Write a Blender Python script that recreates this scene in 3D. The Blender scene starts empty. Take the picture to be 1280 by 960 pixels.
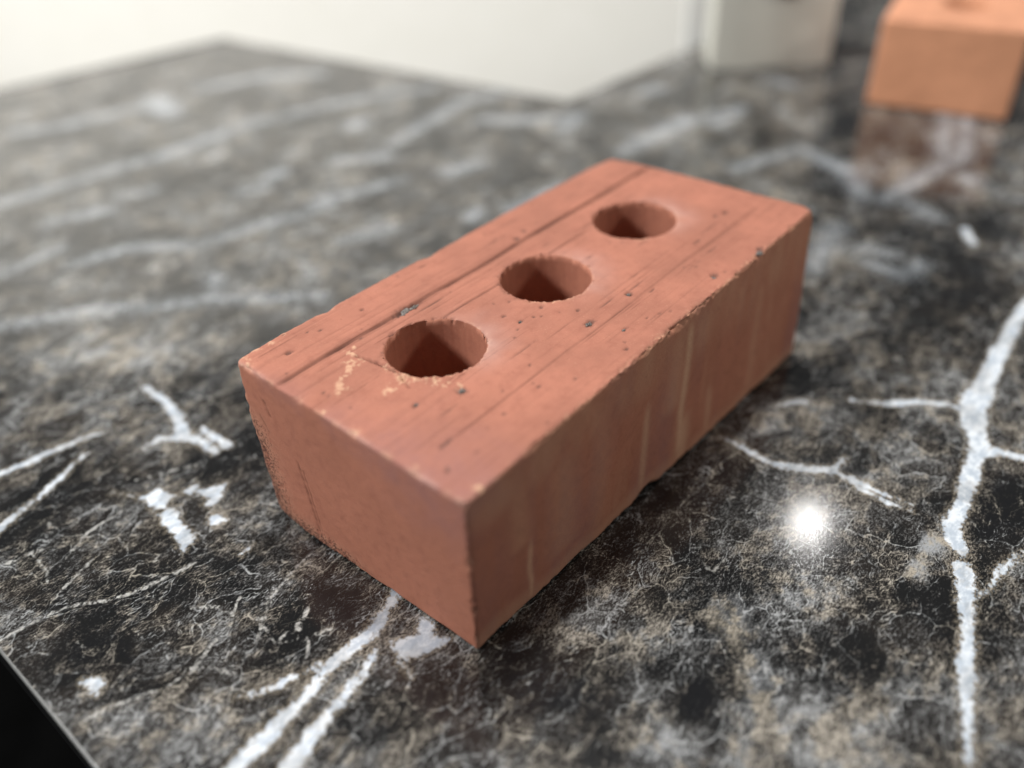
import bpy, math
import numpy as np
from mathutils import Matrix, Vector

# ------------------------------------------------------------------ camera, world, lamps, exposure
scene = bpy.context.scene
COL = scene.collection

cam_data = bpy.data.cameras.new('camera')
cam = bpy.data.objects.new('camera', cam_data)
COL.objects.link(cam)
scene.camera = cam
CAM_POS = (-0.113947, -0.123802, 0.237917)
RIGHT = Vector((0.651643, -0.757604, -0.037388))
DOWN = Vector((-0.482012, -0.375530, -0.791607))
FWD = Vector((0.585684, 0.533867, -0.609886))
rot = Matrix((RIGHT, -DOWN, -FWD)).transposed()
cam.matrix_world = Matrix.Translation(CAM_POS) @ rot.to_4x4()
cam_data.sensor_width = 36.0
cam_data.lens = 36.0 * 1079.16 / 1280.0
cam_data.clip_start = 0.01
cam_data.clip_end = 60.0
cam_data.dof.use_dof = True
cam_data.dof.focus_distance = 0.302
cam_data.dof.aperture_fstop = 2.7
cam_data.dof.aperture_blades = 0

world = bpy.data.worlds.new('World')
scene.world = world
world.use_nodes = True
bg = world.node_tree.nodes['Background']
bg.inputs['Color'].default_value = (0.90, 0.96, 1.0, 1)
bg.inputs['Strength'].default_value = 0.12

def area(name, loc, target, size, power, color):
    d = bpy.data.lights.new(name, 'AREA')
    d.shape = 'DISK'
    d.size = size
    d.energy = power
    d.color = color
    o = bpy.data.objects.new(name, d)
    COL.objects.link(o)
    o.location = loc
    o.rotation_euler = (Vector(target) - Vector(loc)).to_track_quat('-Z', 'Y').to_euler()
    return o

AIM = (0.10, 0.05, 0.05)
# ceiling downlight that shows as the round glint on the worktop
area('lamp_glint', (1.62, 0.38, 1.545), AIM, 0.048, 1.0, (1.0, 0.975, 0.95))
# added fill light behind and to the left, no lamp known there
area('fill_back_left', (-0.38, 0.90, 1.22), AIM, 0.22, 8.5, (1.0, 0.98, 0.955))
# added overhead fill that brightens the brick top, high over the far side
area('fill_overhead', (0.38, 0.28, 1.50), AIM, 0.16, 17.0, (1.0, 0.98, 0.955))
# light from the left and a weaker lamp from the right (two shadows inside each core hole)
area('lamp_left', (-0.98, 0.60, 0.76), AIM, 0.20, 13.0, (0.97, 0.985, 1.0))
area('lamp_right', (0.80, -0.82, 0.68), AIM, 0.16, 4.0, (1.0, 0.93, 0.85))
# added strip light, hidden below worktop height, to brighten the cream wall
sd = bpy.data.lights.new('wall_fill_low', 'AREA')
sd.shape = 'RECTANGLE'
sd.size, sd.size_y = 2.4, 0.25
sd.energy = 4.6
sd.color = (1.0, 0.985, 0.95)
so = bpy.data.objects.new('wall_fill_low', sd)
COL.objects.link(so)
so.location = (0.600, 0.880, -0.40)
so.rotation_euler = (Vector((0.918, 1.35, 0.20)) - Vector(so.location)).to_track_quat('-Z', 'Y').to_euler()

sp = bpy.data.lights.new('wall_fill_spot', 'SPOT')  # added unseen spot that brightens the upper part of the wall
sp.energy = 75.0
sp.color = (1.0, 0.98, 0.94)
sp.spot_size = math.radians(100)
sp.spot_blend = 0.7
sp.shadow_soft_size = 0.06
spo = bpy.data.objects.new('wall_fill_spot', sp)
COL.objects.link(spo)
spo.location = (-0.45, 1.15, 1.05)
spo.rotation_euler = (Vector((1.30, 1.10, 0.15)) - Vector(spo.location)).to_track_quat('-Z', 'Y').to_euler()

vs = scene.view_settings
vs.view_transform = 'Standard'
vs.look = 'None'
vs.exposure = 0.0
vs.gamma = 1.0
vs.use_curve_mapping = False
scene.render.engine = 'CYCLES'
scene.cycles.use_denoising = True
scene.cycles.max_bounces = 5
scene.cycles.diffuse_bounces = 3
scene.cycles.glossy_bounces = 2
scene.cycles.caustics_reflective = False
scene.cycles.caustics_refractive = False
scene.cycles.use_adaptive_sampling = True
scene.cycles.adaptive_threshold = 0.02

# ------------------------------------------------------------------ helpers
def tag(o, label=None, category=None, group=None, kind=None):
    for k, v in (('label', label), ('category', category), ('group', group), ('kind', kind)):
        if v:
            o[k] = v
    return o

def mesh_obj(name, verts, faces, mat, parent=None, smooth=False, attrs=None):
    me = bpy.data.meshes.new(name)
    verts = np.asarray(verts, np.float32)
    if isinstance(faces, np.ndarray):
        n = len(faces)
        me.vertices.add(len(verts))
        me.vertices.foreach_set('co', verts.ravel())
        me.loops.add(n * 4)
        me.loops.foreach_set('vertex_index', faces.astype(np.int32).ravel())
        me.polygons.add(n)
        me.polygons.foreach_set('loop_start', np.arange(0, n * 4, 4, dtype=np.int32))
        me.polygons.foreach_set('loop_total', np.full(n, 4, np.int32))
        me.update(calc_edges=True)
        me.validate()
    else:
        me.from_pydata(verts.tolist(), [], faces)
        me.update()
    if smooth:
        me.polygons.foreach_set('use_smooth', np.ones(len(me.polygons), bool))
    for k, v in (attrs or {}).items():
        a = me.attributes.new(k, 'FLOAT', 'POINT')
        a.data.foreach_set('value', np.asarray(v, np.float32))
    me.materials.append(mat)
    o = bpy.data.objects.new(name, me)
    COL.objects.link(o)
    if parent:
        o.parent = parent
    return o

def empty(name, loc=(0, 0, 0), rz=0.0):
    o = bpy.data.objects.new(name, None)
    o.empty_display_size = 0.02
    COL.objects.link(o)
    o.location = loc
    o.rotation_euler = (0, 0, rz)
    return o

def _hash(ix, iy, iz, seed):
    h = (ix * 374761393 + iy * 668265263 + iz * 2147483647 + seed * 1274126177) & 0xffffffff
    h = ((h ^ (h >> 13)) * 1274126177) & 0xffffffff
    h = (h ^ (h >> 16)) & 0xffffffff
    return h.astype(np.float64) / 4294967295.0

def vnoise(x, y, z, seed=0):
    """smooth value noise in -1..1"""
    x, y, z = np.broadcast_arrays(np.asarray(x, float), np.asarray(y, float), np.asarray(z, float))
    ix, iy, iz = np.floor(x), np.floor(y), np.floor(z)
    fx, fy, fz = x - ix, y - iy, z - iz
    ix, iy, iz = ix.astype(np.int64), iy.astype(np.int64), iz.astype(np.int64)
    sx, sy, sz = fx * fx * (3 - 2 * fx), fy * fy * (3 - 2 * fy), fz * fz * (3 - 2 * fz)
    r = 0
    for a in (0, 1):
        wx = sx if a else 1 - sx
        for b in (0, 1):
            wy = sy if b else 1 - sy
            for c in (0, 1):
                wz = sz if c else 1 - sz
                r = r + wx * wy * wz * _hash(ix + a, iy + b, iz + c, seed)
    return r * 2 - 1

def fbm(x, y, z, seed=0, octaves=3):
    r, a, s = 0, 1.0, 1.0
    for k in range(octaves):
        r = r + a * vnoise(x * s, y * s, z * s, seed + 17 * k)
        a *= 0.5
        s *= 2.03
    return r / 1.75

def sstep(a, b, x):
    t = np.clip((x - a) / (b - a), 0, 1)
    return t * t * (3 - 2 * t)

class NT:
    """small wrapper to wire shader nodes"""
    def __init__(self, name, dim='3D'):
        self.mat = bpy.data.materials.new(name)
        self.mat.use_nodes = True
        self.t = self.mat.node_tree
        self.bsdf = self.t.nodes['Principled BSDF']
        self.dim = dim
    def put(self, sock, v):
        if isinstance(v, bpy.types.NodeSocket):
            self.t.links.new(v, sock)
        elif isinstance(v, (tuple, list)) and len(v) == 3 and sock.type == 'RGBA':
            sock.default_value = (*v, 1)
        else:
            sock.default_value = v
    def node(self, kind, **props):
        n = self.t.nodes.new(kind)
        for k, v in props.items():
            setattr(n, k, v)
        return n
    def math(self, op, a, b=0.0, c=0.0, clamp=False):
        n = self.node('ShaderNodeMath', operation=op, use_clamp=clamp)
        for s, v in zip(n.inputs, (a, b, c)):
            self.put(s, v)
        return n.outputs[0]
    def vmath(self, op, a, b=(0, 0, 0), scale=None):
        n = self.node('ShaderNodeVectorMath', operation=op)
        self.put(n.inputs[0], a)
        if scale is None:
            self.put(n.inputs[1], b)
        else:
            self.put(n.inputs['Scale'], scale)
        return n.outputs[0]
    def attr(self, name):
        return self.node('ShaderNodeAttribute', attribute_name=name).outputs['Fac']
    def coord(self):
        return self.node('ShaderNodeTexCoord').outputs['Object']
    def mapping(self, vec, scale=(1, 1, 1), rz=0.0, loc=(0, 0, 0)):
        n = self.node('ShaderNodeMapping')
        self.put(n.inputs['Vector'], vec)
        n.inputs['Scale'].default_value = scale
        n.inputs['Rotation'].default_value = (0, 0, rz)
        n.inputs['Location'].default_value = loc
        return n.outputs[0]
    def noise(self, vec, scale, detail=3.0, rough=0.5, dist=0.0, color=False):
        n = self.node('ShaderNodeTexNoise', noise_dimensions=self.dim)
        self.put(n.inputs['Vector'], vec)
        n.inputs['Scale'].default_value = scale
        n.inputs['Detail'].default_value = detail
        n.inputs['Roughness'].default_value = rough
        n.inputs['Distortion'].default_value = dist
        return n.outputs['Color' if color else 'Fac']
    def cell(self, vec, scale):
        n = self.node('ShaderNodeTexVoronoi', feature='F1', voronoi_dimensions=self.dim)
        self.put(n.inputs['Vector'], vec)
        n.inputs['Scale'].default_value = scale
        return self.split(n.outputs['Color'])[0]
    def split(self, col):
        n = self.node('ShaderNodeSeparateColor')
        self.put(n.inputs[0], col)
        return n.outputs[0], n.outputs[1], n.outputs[2]
    def edges(self, vec, scale, rand=1.0):
        n = self.node('ShaderNodeTexVoronoi', feature='DISTANCE_TO_EDGE', voronoi_dimensions=self.dim)
        self.put(n.inputs['Vector'], vec)
        n.inputs['Scale'].default_value = scale
        n.inputs['Randomness'].default_value = rand
        return n.outputs['Distance']
    def ramp(self, v, a, b, lo=0.0, hi=1.0):
        n = self.node('ShaderNodeMapRange', interpolation_type='SMOOTHSTEP')
        for s, x in zip(n.inputs, (v, a, b, lo, hi)):
            self.put(s, x)
        return n.outputs[0]
    def mix(self, f, a, b):
        n = self.node('ShaderNodeMix', data_type='RGBA')
        self.put(n.inputs[0], f)
        self.put(n.inputs[6], a)
        self.put(n.inputs[7], b)
        return n.outputs[2]
    def bump(self, h, strength, dist, normal=None):
        n = self.node('ShaderNodeBump')
        n.inputs['Strength'].default_value = strength
        n.inputs['Distance'].default_value = dist
        self.put(n.inputs['Height'], h)
        if normal is not None:
            self.put(n.inputs['Normal'], normal)
        return n.outputs[0]
    def set(self, **kw):
        for k, v in kw.items():
            self.put(self.bsdf.inputs[k.replace('_', ' ')], v)

# ------------------------------------------------------------------ materials
def marble_material():
    m = NT('dark_marble_laminate', '2D')
    P = m.vmath('SCALE', m.coord(), scale=1000.0)                       # millimetres
    wc = m.noise(P, 0.055, 2, 0.5, color=True)
    w2 = m.noise(P, 0.30, 1, 0.5, color=True)
    W = m.vmath('ADD', P, m.vmath('ADD', m.vmath('SCALE', m.vmath('SUBTRACT', wc, (0.5, 0.5, 0.5)), scale=12.0),
                                  m.vmath('SCALE', m.vmath('SUBTRACT', w2, (0.5, 0.5, 0.5)), scale=1.8)))
    S = m.mapping(W, scale=(0.70, 1.25, 1.0), rz=math.radians(-24))       # clasts are drawn out one way
    ka, kb, kc = m.split(m.noise(m.mapping(P, loc=(310, 70, 0)), 0.06, 3, 0.6, color=True))
    cl = m.noise(P, 0.024, 3, 0.6)
    tone = m.math('ADD', m.math('MULTIPLY', m.math('SUBTRACT', cl, 0.5), 2.3), m.math('MULTIPLY', m.attr('cloud'), 0.50))
    # broken clasts, each a little darker or paler
    tone = m.math('ADD', tone, m.math('MULTIPLY', m.math('SUBTRACT', m.cell(S, 0.075), 0.55), 0.55))
    tone = m.math('ADD', tone, m.math('MULTIPLY', m.math('SUBTRACT', m.cell(S, 0.23), 0.5), 0.22))
    # sharp granular speckle whose density follows the tone
    s1 = m.noise(m.mapping(P, scale=(0.75, 1.2, 1), rz=math.radians(-24)), 0.20, 4, 0.7)
    s2 = m.noise(m.mapping(P, scale=(0.62, 1.3, 1), rz=math.radians(-24)), 1.05, 3, 0.85)
    dens = m.math('ADD', m.math('MULTIPLY', m.math('SUBTRACT', s1, 0.5), 0.55), m.math('MULTIPLY', tone, 0.22))
    spt = m.math('ADD', s2, dens)
    spk = m.ramp(spt, 0.43, 0.60)
    spk2 = m.ramp(spt, 0.565, 0.68)
    crumbs = m.ramp(spt, 0.69, 0.77)
    # lacy hairlines in three sizes, each broken up
    e1 = m.math('MULTIPLY', m.ramp(m.edges(S, 0.075), 0.0, 0.030, 0.80, 0.0), m.ramp(ka, 0.42, 0.55))
    e2 = m.math('MULTIPLY', m.ramp(m.edges(S, 0.23), 0.0, 0.050, 0.36, 0.0), m.ramp(m.math('ADD', kb, m.math('MULTIPLY', tone, 0.18)), 0.46, 0.58))
    e3 = m.math('MULTIPLY', m.ramp(m.edges(S, 0.60), 0.0, 0.09, 0.22, 0.0), m.ramp(m.math('ADD', kc, m.math('MULTIPLY', tone, 0.25)), 0.50, 0.64))
    r = m.math('ABSOLUTE', m.math('SUBTRACT', m.noise(m.mapping(W, scale=(0.5, 1.5, 1), rz=math.radians(-18)), 0.10, 3, 0.55), 0.5))
    fil = m.math('MULTIPLY', m.ramp(r, 0.0, 0.012, 0.9, 0.0), m.ramp(kc, 0.56, 0.46))
    lace = m.math('MAXIMUM', m.math('MAXIMUM', e1, e2), m.math('MAXIMUM', e3, fil))
    lace = m.math('MULTIPLY', lace, m.ramp(spt, 0.34, 0.54, 0.10, 1.0))
    tint = m.ramp(m.math('ADD', kb, m.math('MULTIPLY', m.math('SUBTRACT', s1, 0.5), 0.5)), 0.44, 0.62)
    dark = m.mix(m.ramp(cl, 0.38, 0.62), (0.0095, 0.0095, 0.0095), (0.0190, 0.0160, 0.0136))
    mid = m.mix(tint, (0.062, 0.060, 0.058), (0.074, 0.065, 0.056))
    pale = m.mix(tint, (0.21, 0.212, 0.21), (0.235, 0.215, 0.185))
    c = m.mix(spk, dark, mid)
    c = m.mix(m.math('MULTIPLY', spk2, 0.85), c, pale)
    c = m.mix(m.math('MULTIPLY', crumbs, 0.8), c, m.mix(tint, (0.42, 0.43, 0.43), (0.45, 0.41, 0.35)))
    c = m.mix(lace, c, m.mix(tint, (0.45, 0.46, 0.46), (0.47, 0.43, 0.36)))
    # bleached patches and near-black clasts of this sheet
    ct = m.math('ADD', m.attr('cloud'), m.math('MULTIPLY', m.math('SUBTRACT', s1, 0.5), 1.6))
    c = m.mix(m.math('MULTIPLY', m.ramp(ct, 0.35, 1.5, 0.0, 0.85), m.ramp(s2, 0.30, 0.60, 0.35, 1.0)), c, m.mix(tint, (0.30, 0.31, 0.32), (0.38, 0.34, 0.275)))
    c = m.mix(m.ramp(ct, -0.45, -1.1, 0.0, 0.85), c, (0.0085, 0.0085, 0.0095))
    # hairline veins and the white calcite veins
    rag0 = m.math('SUBTRACT', m.noise(P, 0.38, 4, 0.66), 0.5)
    rag = m.math('ADD', m.math('MULTIPLY', rag0, 5.4), m.math('MULTIPLY', m.math('SUBTRACT', s2, 0.5), 2.4))
    hair = m.ramp(m.math('ADD', m.attr('hair'), m.math('MULTIPLY', rag, 0.55)), -0.35, 0.45, 0.95, 0.0)
    hair = m.math('MULTIPLY', hair, m.ramp(s2, 0.36, 0.52, 0.30, 1.0))
    c = m.mix(hair, c, (0.50, 0.49, 0.46))
    vd = m.math('ADD', m.math('ADD', m.attr('vein'), rag), m.math('MULTIPLY', m.math('SUBTRACT', kc, 0.46), 4.0))
    halo = m.math('MULTIPLY', m.ramp(vd, -0.2, 2.6, 0.75, 0.0), m.ramp(s2, 0.44, 0.60))
    c = m.mix(halo, c, (0.34, 0.29, 0.22))
    white = m.mix(m.ramp(s1, 0.35, 0.65), (0.46, 0.52, 0.59), (0.74, 0.78, 0.82))
    v = m.math('MULTIPLY', m.ramp(vd, -0.9, 0.35, 1.0, 0.0), m.ramp(m.math('ADD', ka, m.math('MULTIPLY', s2, 0.25)), 0.72, 0.58, 0.70, 0.98))
    c = m.mix(v, c, white)
    # faint, worn-looking pale patches farther along the sheet
    sd = m.math('ADD', m.attr('soft'), m.math('MULTIPLY', rag0, 34.0))
    c = m.mix(m.math('MULTIPLY', m.ramp(sd, -7.0, 7.0, 0.60, 0.0), m.ramp(m.math('ADD', kb, m.math('MULTIPLY', ka, 0.4)), 0.55, 0.85, 0.45, 1.0)), c, (0.50, 0.54, 0.58))
    # print is under a clear satin film with a fine emboss
    b = m.bump(s2, 0.10, 0.00006)
    m.set(Base_Color=c, Roughness=m.ramp(s2, 0.35, 0.65, 0.07, 0.13), Normal=b, IOR=1.52)
    return m.mat

def brick_material(name, body, deep, pale):
    m = NT(name)
    P = m.vmath('SCALE', m.coord(), scale=1000.0)
    big = m.noise(P, 0.035, 4, 0.55)
    med = m.noise(P, 0.22, 5, 0.65)
    fine = m.noise(P, 1.6, 4, 0.7)
    drag = m.noise(m.mapping(P, scale=(0.05, 1.0, 1.0)), 0.9, 3, 0.6)
    c = m.mix(m.ramp(big, 0.32, 0.68), tuple(x * 0.86 for x in body), tuple(x * 1.10 for x in body))
    c = m.mix(m.attr('top'), m.mix(0.55, c, tuple(a * b for a, b in zip(body, (1.04, 1.0, 0.88)))), c)      # the cut faces are dustier than the moulded sides
    c = m.mix(m.math('MULTIPLY', m.ramp(med, 0.45, 0.75), 0.40), c, deep)
    c = m.mix(m.math('MULTIPLY', m.ramp(drag, 0.55, 0.8), 0.22), c, deep)
    c = m.mix(m.math('MULTIPLY', m.ramp(fine, 0.56, 0.78), 0.42), c, pale)
    c = m.mix(m.math('MULTIPLY', m.ramp(m.noise(P, 0.9, 3, 0.7), 0.66, 0.72), 0.8), c, deep)
    c = m.mix(m.math('MULTIPLY', m.attr('flash'), m.ramp(med, 0.3, 0.6, 0.6, 1.0)), c, (0.33, 0.145, 0.118))
    hl = m.noise(m.mapping(P, scale=(0.010, 1.0, 0.0)), 0.62, 3, 0.72)
    hl = m.math('MULTIPLY', m.ramp(hl, 0.60, 0.68), m.attr('top'))
    hl = m.math('MULTIPLY', hl, m.ramp(m.noise(P, 0.09, 3, 0.6), 0.40, 0.58))
    c = m.mix(m.math('MULTIPLY', hl, 0.62), c, tuple(x * 0.55 for x in deep))
    c = m.mix(m.attr('groove'), c, tuple(x * 0.30 for x in deep))
    c = m.mix(m.math('MULTIPLY', m.attr('pale'), m.ramp(fine, 0.25, 0.55, 0.35, 1.0)), c, pale)
    c = m.mix(m.attr('bloom'), c, (0.56, 0.36, 0.31))
    c = m.mix(m.math('MULTIPLY', m.attr('speck'), m.ramp(fine, 0.30, 0.60, 0.6, 1.0)), c, (0.045, 0.028, 0.024))
    # torn skin: small sharp-edged pits
    tn = m.ramp(m.math('ADD', m.noise(P, 1.1, 3, 0.75), m.math('MULTIPLY', m.attr('torn'), 0.22)), 0.66, 0.71)
    tn = m.math('MULTIPLY', tn, m.ramp(m.attr('torn'), 0.05, 0.5))
    c = m.mix(m.math('MULTIPLY', tn, 0.85), c, (0.07, 0.026, 0.018))
    h = m.math('SUBTRACT', m.noise(P, 2.2, 3, 0.7), m.math('ADD', m.math('MULTIPLY', tn, 1.5), m.math('MULTIPLY', hl, 0.8)))
    b = m.bump(h, 0.34, 0.00024)
    m.set(Base_Color=c, Roughness=0.78, Normal=b)
    m.bsdf.inputs['Specular IOR Level'].default_value = 0.35
    return m.mat

def plain_material(name, col, col2, scale, rough, spec=0.5, bump=0.0):
    m = NT(name)
    P = m.vmath('SCALE', m.coord(), scale=1000.0)
    n = m.noise(P, scale, 4, 0.6)
    m.set(Base_Color=m.mix(m.ramp(n, 0.3, 0.7), col, col2), Roughness=rough)
    m.bsdf.inputs['Specular IOR Level'].default_value = spec
    if bump:
        m.set(Normal=m.bump(m.noise(P, scale * 6, 4, 0.6), 0.4, bump))
    return m.mat

M_MARBLE = marble_material()
M_BRICK = brick_material('red_fired_clay', (0.410, 0.160, 0.103), (0.26, 0.084, 0.050), (0.64, 0.39, 0.25))
M_BRICK_ORANGE = brick_material('orange_fired_clay', (0.62, 0.295, 0.175), (0.55, 0.245, 0.135), (0.62, 0.39, 0.26))
M_WALL = plain_material('cream_wall_paint', (0.80, 0.785, 0.73), (0.82, 0.805, 0.755), 0.02, 0.7, 0.3, 0.0003)
M_POST = plain_material('beige_paint', (0.55, 0.545, 0.485), (0.59, 0.585, 0.52), 0.03, 0.6, 0.3)
M_GAP_SHADE = plain_material('gap_shade_grey', (0.66, 0.66, 0.63), (0.70, 0.70, 0.67), 0.03, 0.6, 0.3)
M_DARK = plain_material('dark_metal', (0.035, 0.034, 0.028), (0.05, 0.048, 0.04), 0.3, 0.5)
M_FLOOR = plain_material('near_black_floor', (0.004, 0.004, 0.004), (0.006, 0.006, 0.006), 0.02, 0.9, 0.0)
M_TRIM = plain_material('edge_lip_highlight', (0.13, 0.13, 0.125), (0.18, 0.18, 0.17), 0.4, 0.3)  # edge highlight put into the lip as a lighter grey
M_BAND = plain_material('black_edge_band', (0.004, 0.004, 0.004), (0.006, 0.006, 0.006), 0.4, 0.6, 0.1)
M_SLAG = plain_material('grey_slag', (0.03, 0.027, 0.026), (0.26, 0.225, 0.20), 1.5, 0.6, 0.5, 0.0002)

# ------------------------------------------------------------------ setting: floor, worktop, walls
mesh_obj('floor', [(-3, -3, -0.78), (3, -3, -0.78), (3, 3, -0.78), (-3, 3, -0.78)], [(0, 1, 2, 3)], M_FLOOR)['kind'] = 'structure'

# printed pattern of the worktop, in millimetres on its surface: (x, y, width) along each vein
VEINS = [
  [[327.5,-74.3,5.33],[315.3,-74.0,6.07],[278.0,-76.0,7.16],[248.5,-78.1,8.15],[223.2,-80.3,13.18],[211.5,-84.0,10.03],[197.8,-90.6,7.01],[176.9,-93.8,6.29],[162.3,-96.0,5.72],[149.8,-96.5,6.07],[142.6,-99.8,6.97],[138.4,-104.8,2.62]],
  [[130.7,-106.6,7.13],[123.3,-110.1,5.93],[115.0,-113.1,5.26],[102.7,-117.6,4.99],[87.6,-122.1,5.55],[76.6,-125.6,4.47],[66.7,-129.5,3.11],[53.6,-133.8,2.37]],
  [[220.1,-80.6,5.5],[217.3,-70.1,4.18],[212.7,-61.6,3.5],[202.9,-51.7,3.48],[196.2,-38.7,1.75]],
  [[193.6,-91.4,5.66],[200.4,-97.7,5.06],[201.8,-104.7,4.07],[202.6,-111.8,3.72]],
  [[161.2,-123.0,2.7],[151.9,-120.3,2.37],[137.5,-116.7,2.54],[128.7,-116.8,2.23],[120.3,-114.4,0.97]],
  [[140.7,-7.2,1.3],[140.0,-19.7,2.53],[139.5,-30.6,3.08],[142.9,-40.8,3.05],[149.7,-50.9,4.25],[149.4,-59.1,4.17],[149.6,-68.5,3.51],[150.5,-81.2,1.43]],
  [[149.7,-50.9,3.64],[159.1,-51.6,1.55]],
  [[147.3,-62.2,1.47],[145.7,-73.1,2.29],[147.7,-82.3,1.13]],
  [[3.6,40.7,5.06],[-3.4,37.3,4.91],[-14.3,33.4,5.18],[-26.4,33.6,3.86],[-34.7,34.4,4.45],[-44.9,31.0,4.91],[-56.3,30.1,5.96],[-68.7,29.1,6.7],[-81.0,27.1,7.52]],
  [[-35.1,37.1,1.79],[-42.8,39.6,1.76],[-50.3,42.1,1.96],[-59.6,48.1,0.86]],
  [[-20.0,27.1,1.59],[-28.1,23.9,3.29],[-37.7,22.3,3.82],[-47.0,20.7,4.72],[-58.1,18.2,5.5],[-72.9,13.8,6.26]],
  [[-15.0,24.9,1.37],[-17.9,18.4,1.34],[-19.6,10.7,1.08]],
  [[8.7,218.3,2.39],[8.7,201.1,4.21],[6.2,186.0,5.52],[1.2,174.9,6.03],[-1.3,172.1,4.91]],
  [[-1.3,172.1,4.56],[-7.0,178.6,3.87],[-15.7,178.0,2.42]],
  [[-0.7,173.1,4.58],[2.1,165.3,4.87],[2.8,152.1,2.7]],
  [[8.1,169.5,2.49],[8.4,151.6,3.41]],
  [[-66.9,212.9,3.39],[-61.0,211.5,3.42],[-51.9,209.4,3.81],[-39.0,207.5,3.54],[-29.4,205.2,2.87],[-19.7,201.4,1.09]],
  [[-81.9,177.8,3.0],[-74.7,180.5,3.06],[-65.8,182.9,3.46],[-56.6,185.3,3.23],[-44.1,190.3,3.02],[-32.5,195.2,2.09]],
  [[380.3,-24.5,6.37],[366.7,-32.8,5.11]],
  [[172.4,-15.4,2.08],[179.0,-19.5,4.88],[182.9,-23.5,3.49]],
  [[-24.0,95.9,1.37],[-18.8,96.8,1.67]],
  [[-87.6,91.1,1.14],[-85.5,86.8,5.45],[-86.9,83.2,1.12]],
]
SOFT = [
  [[-11.0,324.6,5.19],[8.3,311.7,5.22],[25.7,302.8,6.6],[48.1,277.3,5.64]],
  [[54.7,272.5,5.65],[71.5,260.9,5.69],[90.0,236.6,5.17],[110.3,215.1,3.43]],
  [[87.4,278.5,4.18],[79.4,265.2,5.36]],
  [[79.8,469.9,6.36],[126.0,465.0,8.69],[162.0,457.4,10.36],[204.7,456.2,10.89],[244.0,455.8,9.89],[263.2,449.0,6.17]],
  [[97.8,321.0,5.6],[117.8,313.8,6.22],[143.2,308.9,6.95],[161.8,299.8,4.87]],
  [[17.3,378.6,5.51],[32.0,380.2,5.13],[49.8,381.9,4.75]],
  [[275.2,336.1,6.04],[325.3,345.6,9.44],[366.2,352.6,7.72]],
  [[224.7,566.9,20.65],[215.8,531.9,19.55]],
  [[280.9,386.3,13.04],[291.8,387.7,13.25]],
  [[185.9,362.3,9.28],[195.6,362.0,9.39]],
  [[224.1,211.9,7.25],[232.7,214.6,6.32]],
  [[139.6,581.4,11.21],[161.7,573.2,11.36]],
  [[109.4,419.1,6.1],[127.0,409.4,4.92]],
  [[179.5,303.8,7.83],[188.8,304.7,6.82]],
  [[466.3,249.0,11.59],[481.2,243.7,11.74]],
  [[372.6,256.1,11.01],[393.5,259.6,9.96]],
  [[439.6,168.9,10.16],[477.7,170.7,8.59]],
  [[554.0,46.6,8.99],[478.6,22.4,9.01]],
  [[562.9,33.9,8.98],[482.6,10.0,8.93]],
  [[473.3,11.9,9.41],[442.4,18.6,8.46],[413.3,22.6,7.56],[390.3,25.8,5.73]],
  [[395.4,13.3,5.17],[389.6,1.7,8.56],[386.1,-7.4,4.94]],
  [[452.2,-1.1,8.38],[442.5,-7.7,7.09]],
  [[433.9,101.1,7.72],[415.9,59.4,11.38],[388.0,38.2,7.92]],
  [[339.9,33.2,8.42],[290.0,24.1,6.48]],
  [[288.6,193.8,9.77],[247.2,198.6,6.58]],
  [[235.8,342.6,6.43],[257.0,324.8,9.67]],
  [[160.9,358.8,7.43],[174.2,350.8,7.47]],
  [[78.4,412.9,7.24],[95.6,404.5,5.85]],
  [[434.8,189.4,15.52],[383.2,196.7,8.09]],
  [[264.1,269.5,10.52],[286.3,260.8,7.67]],
  [[545.8,165.8,13.65],[545.6,183.1,9.93]],
  [[54.8,473.7,6.2],[85.5,470.4,8.01],[125.3,463.7,7.5]],
  [[120.4,594.4,9.98],[148.9,574.0,9.01],[192.0,566.2,10.38],[221.4,555.3,9.5]],
  [[44.7,357.3,5.02],[74.8,348.4,6.46],[98.9,322.7,5.76]],
  [[165.6,298.3,6.11],[197.9,298.2,7.12],[236.1,286.5,5.92]],
  [[263.4,561.8,11.13],[314.6,541.3,13.74],[347.0,504.8,10.21]],
  [[305.5,434.0,9.93],[343.0,418.4,10.18],[376.5,396.6,8.25]],
  [[346.3,315.6,8.97],[367.1,285.9,10.65],[394.2,261.5,8.92]],
  [[359.4,193.7,7.0],[415.0,190.5,10.08],[462.1,178.6,8.84]],
  [[380.1,119.6,7.27],[424.7,102.4,9.14]],
  [[262.1,447.5,7.68],[307.9,436.9,8.0]],
  [[365.2,354.2,8.69],[411.0,339.5,9.03]],
  [[60.4,418.9,5.0],[89.3,413.1,5.14]],
  [[158.7,252.3,6.22],[186.1,240.6,5.1]],
  [[312.7,0.9,5.44],[310.6,-17.0,6.33],[327.7,-19.0,5.44]],
  [[326.9,11.3,4.55],[329.0,-3.4,5.58]],
]
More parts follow.
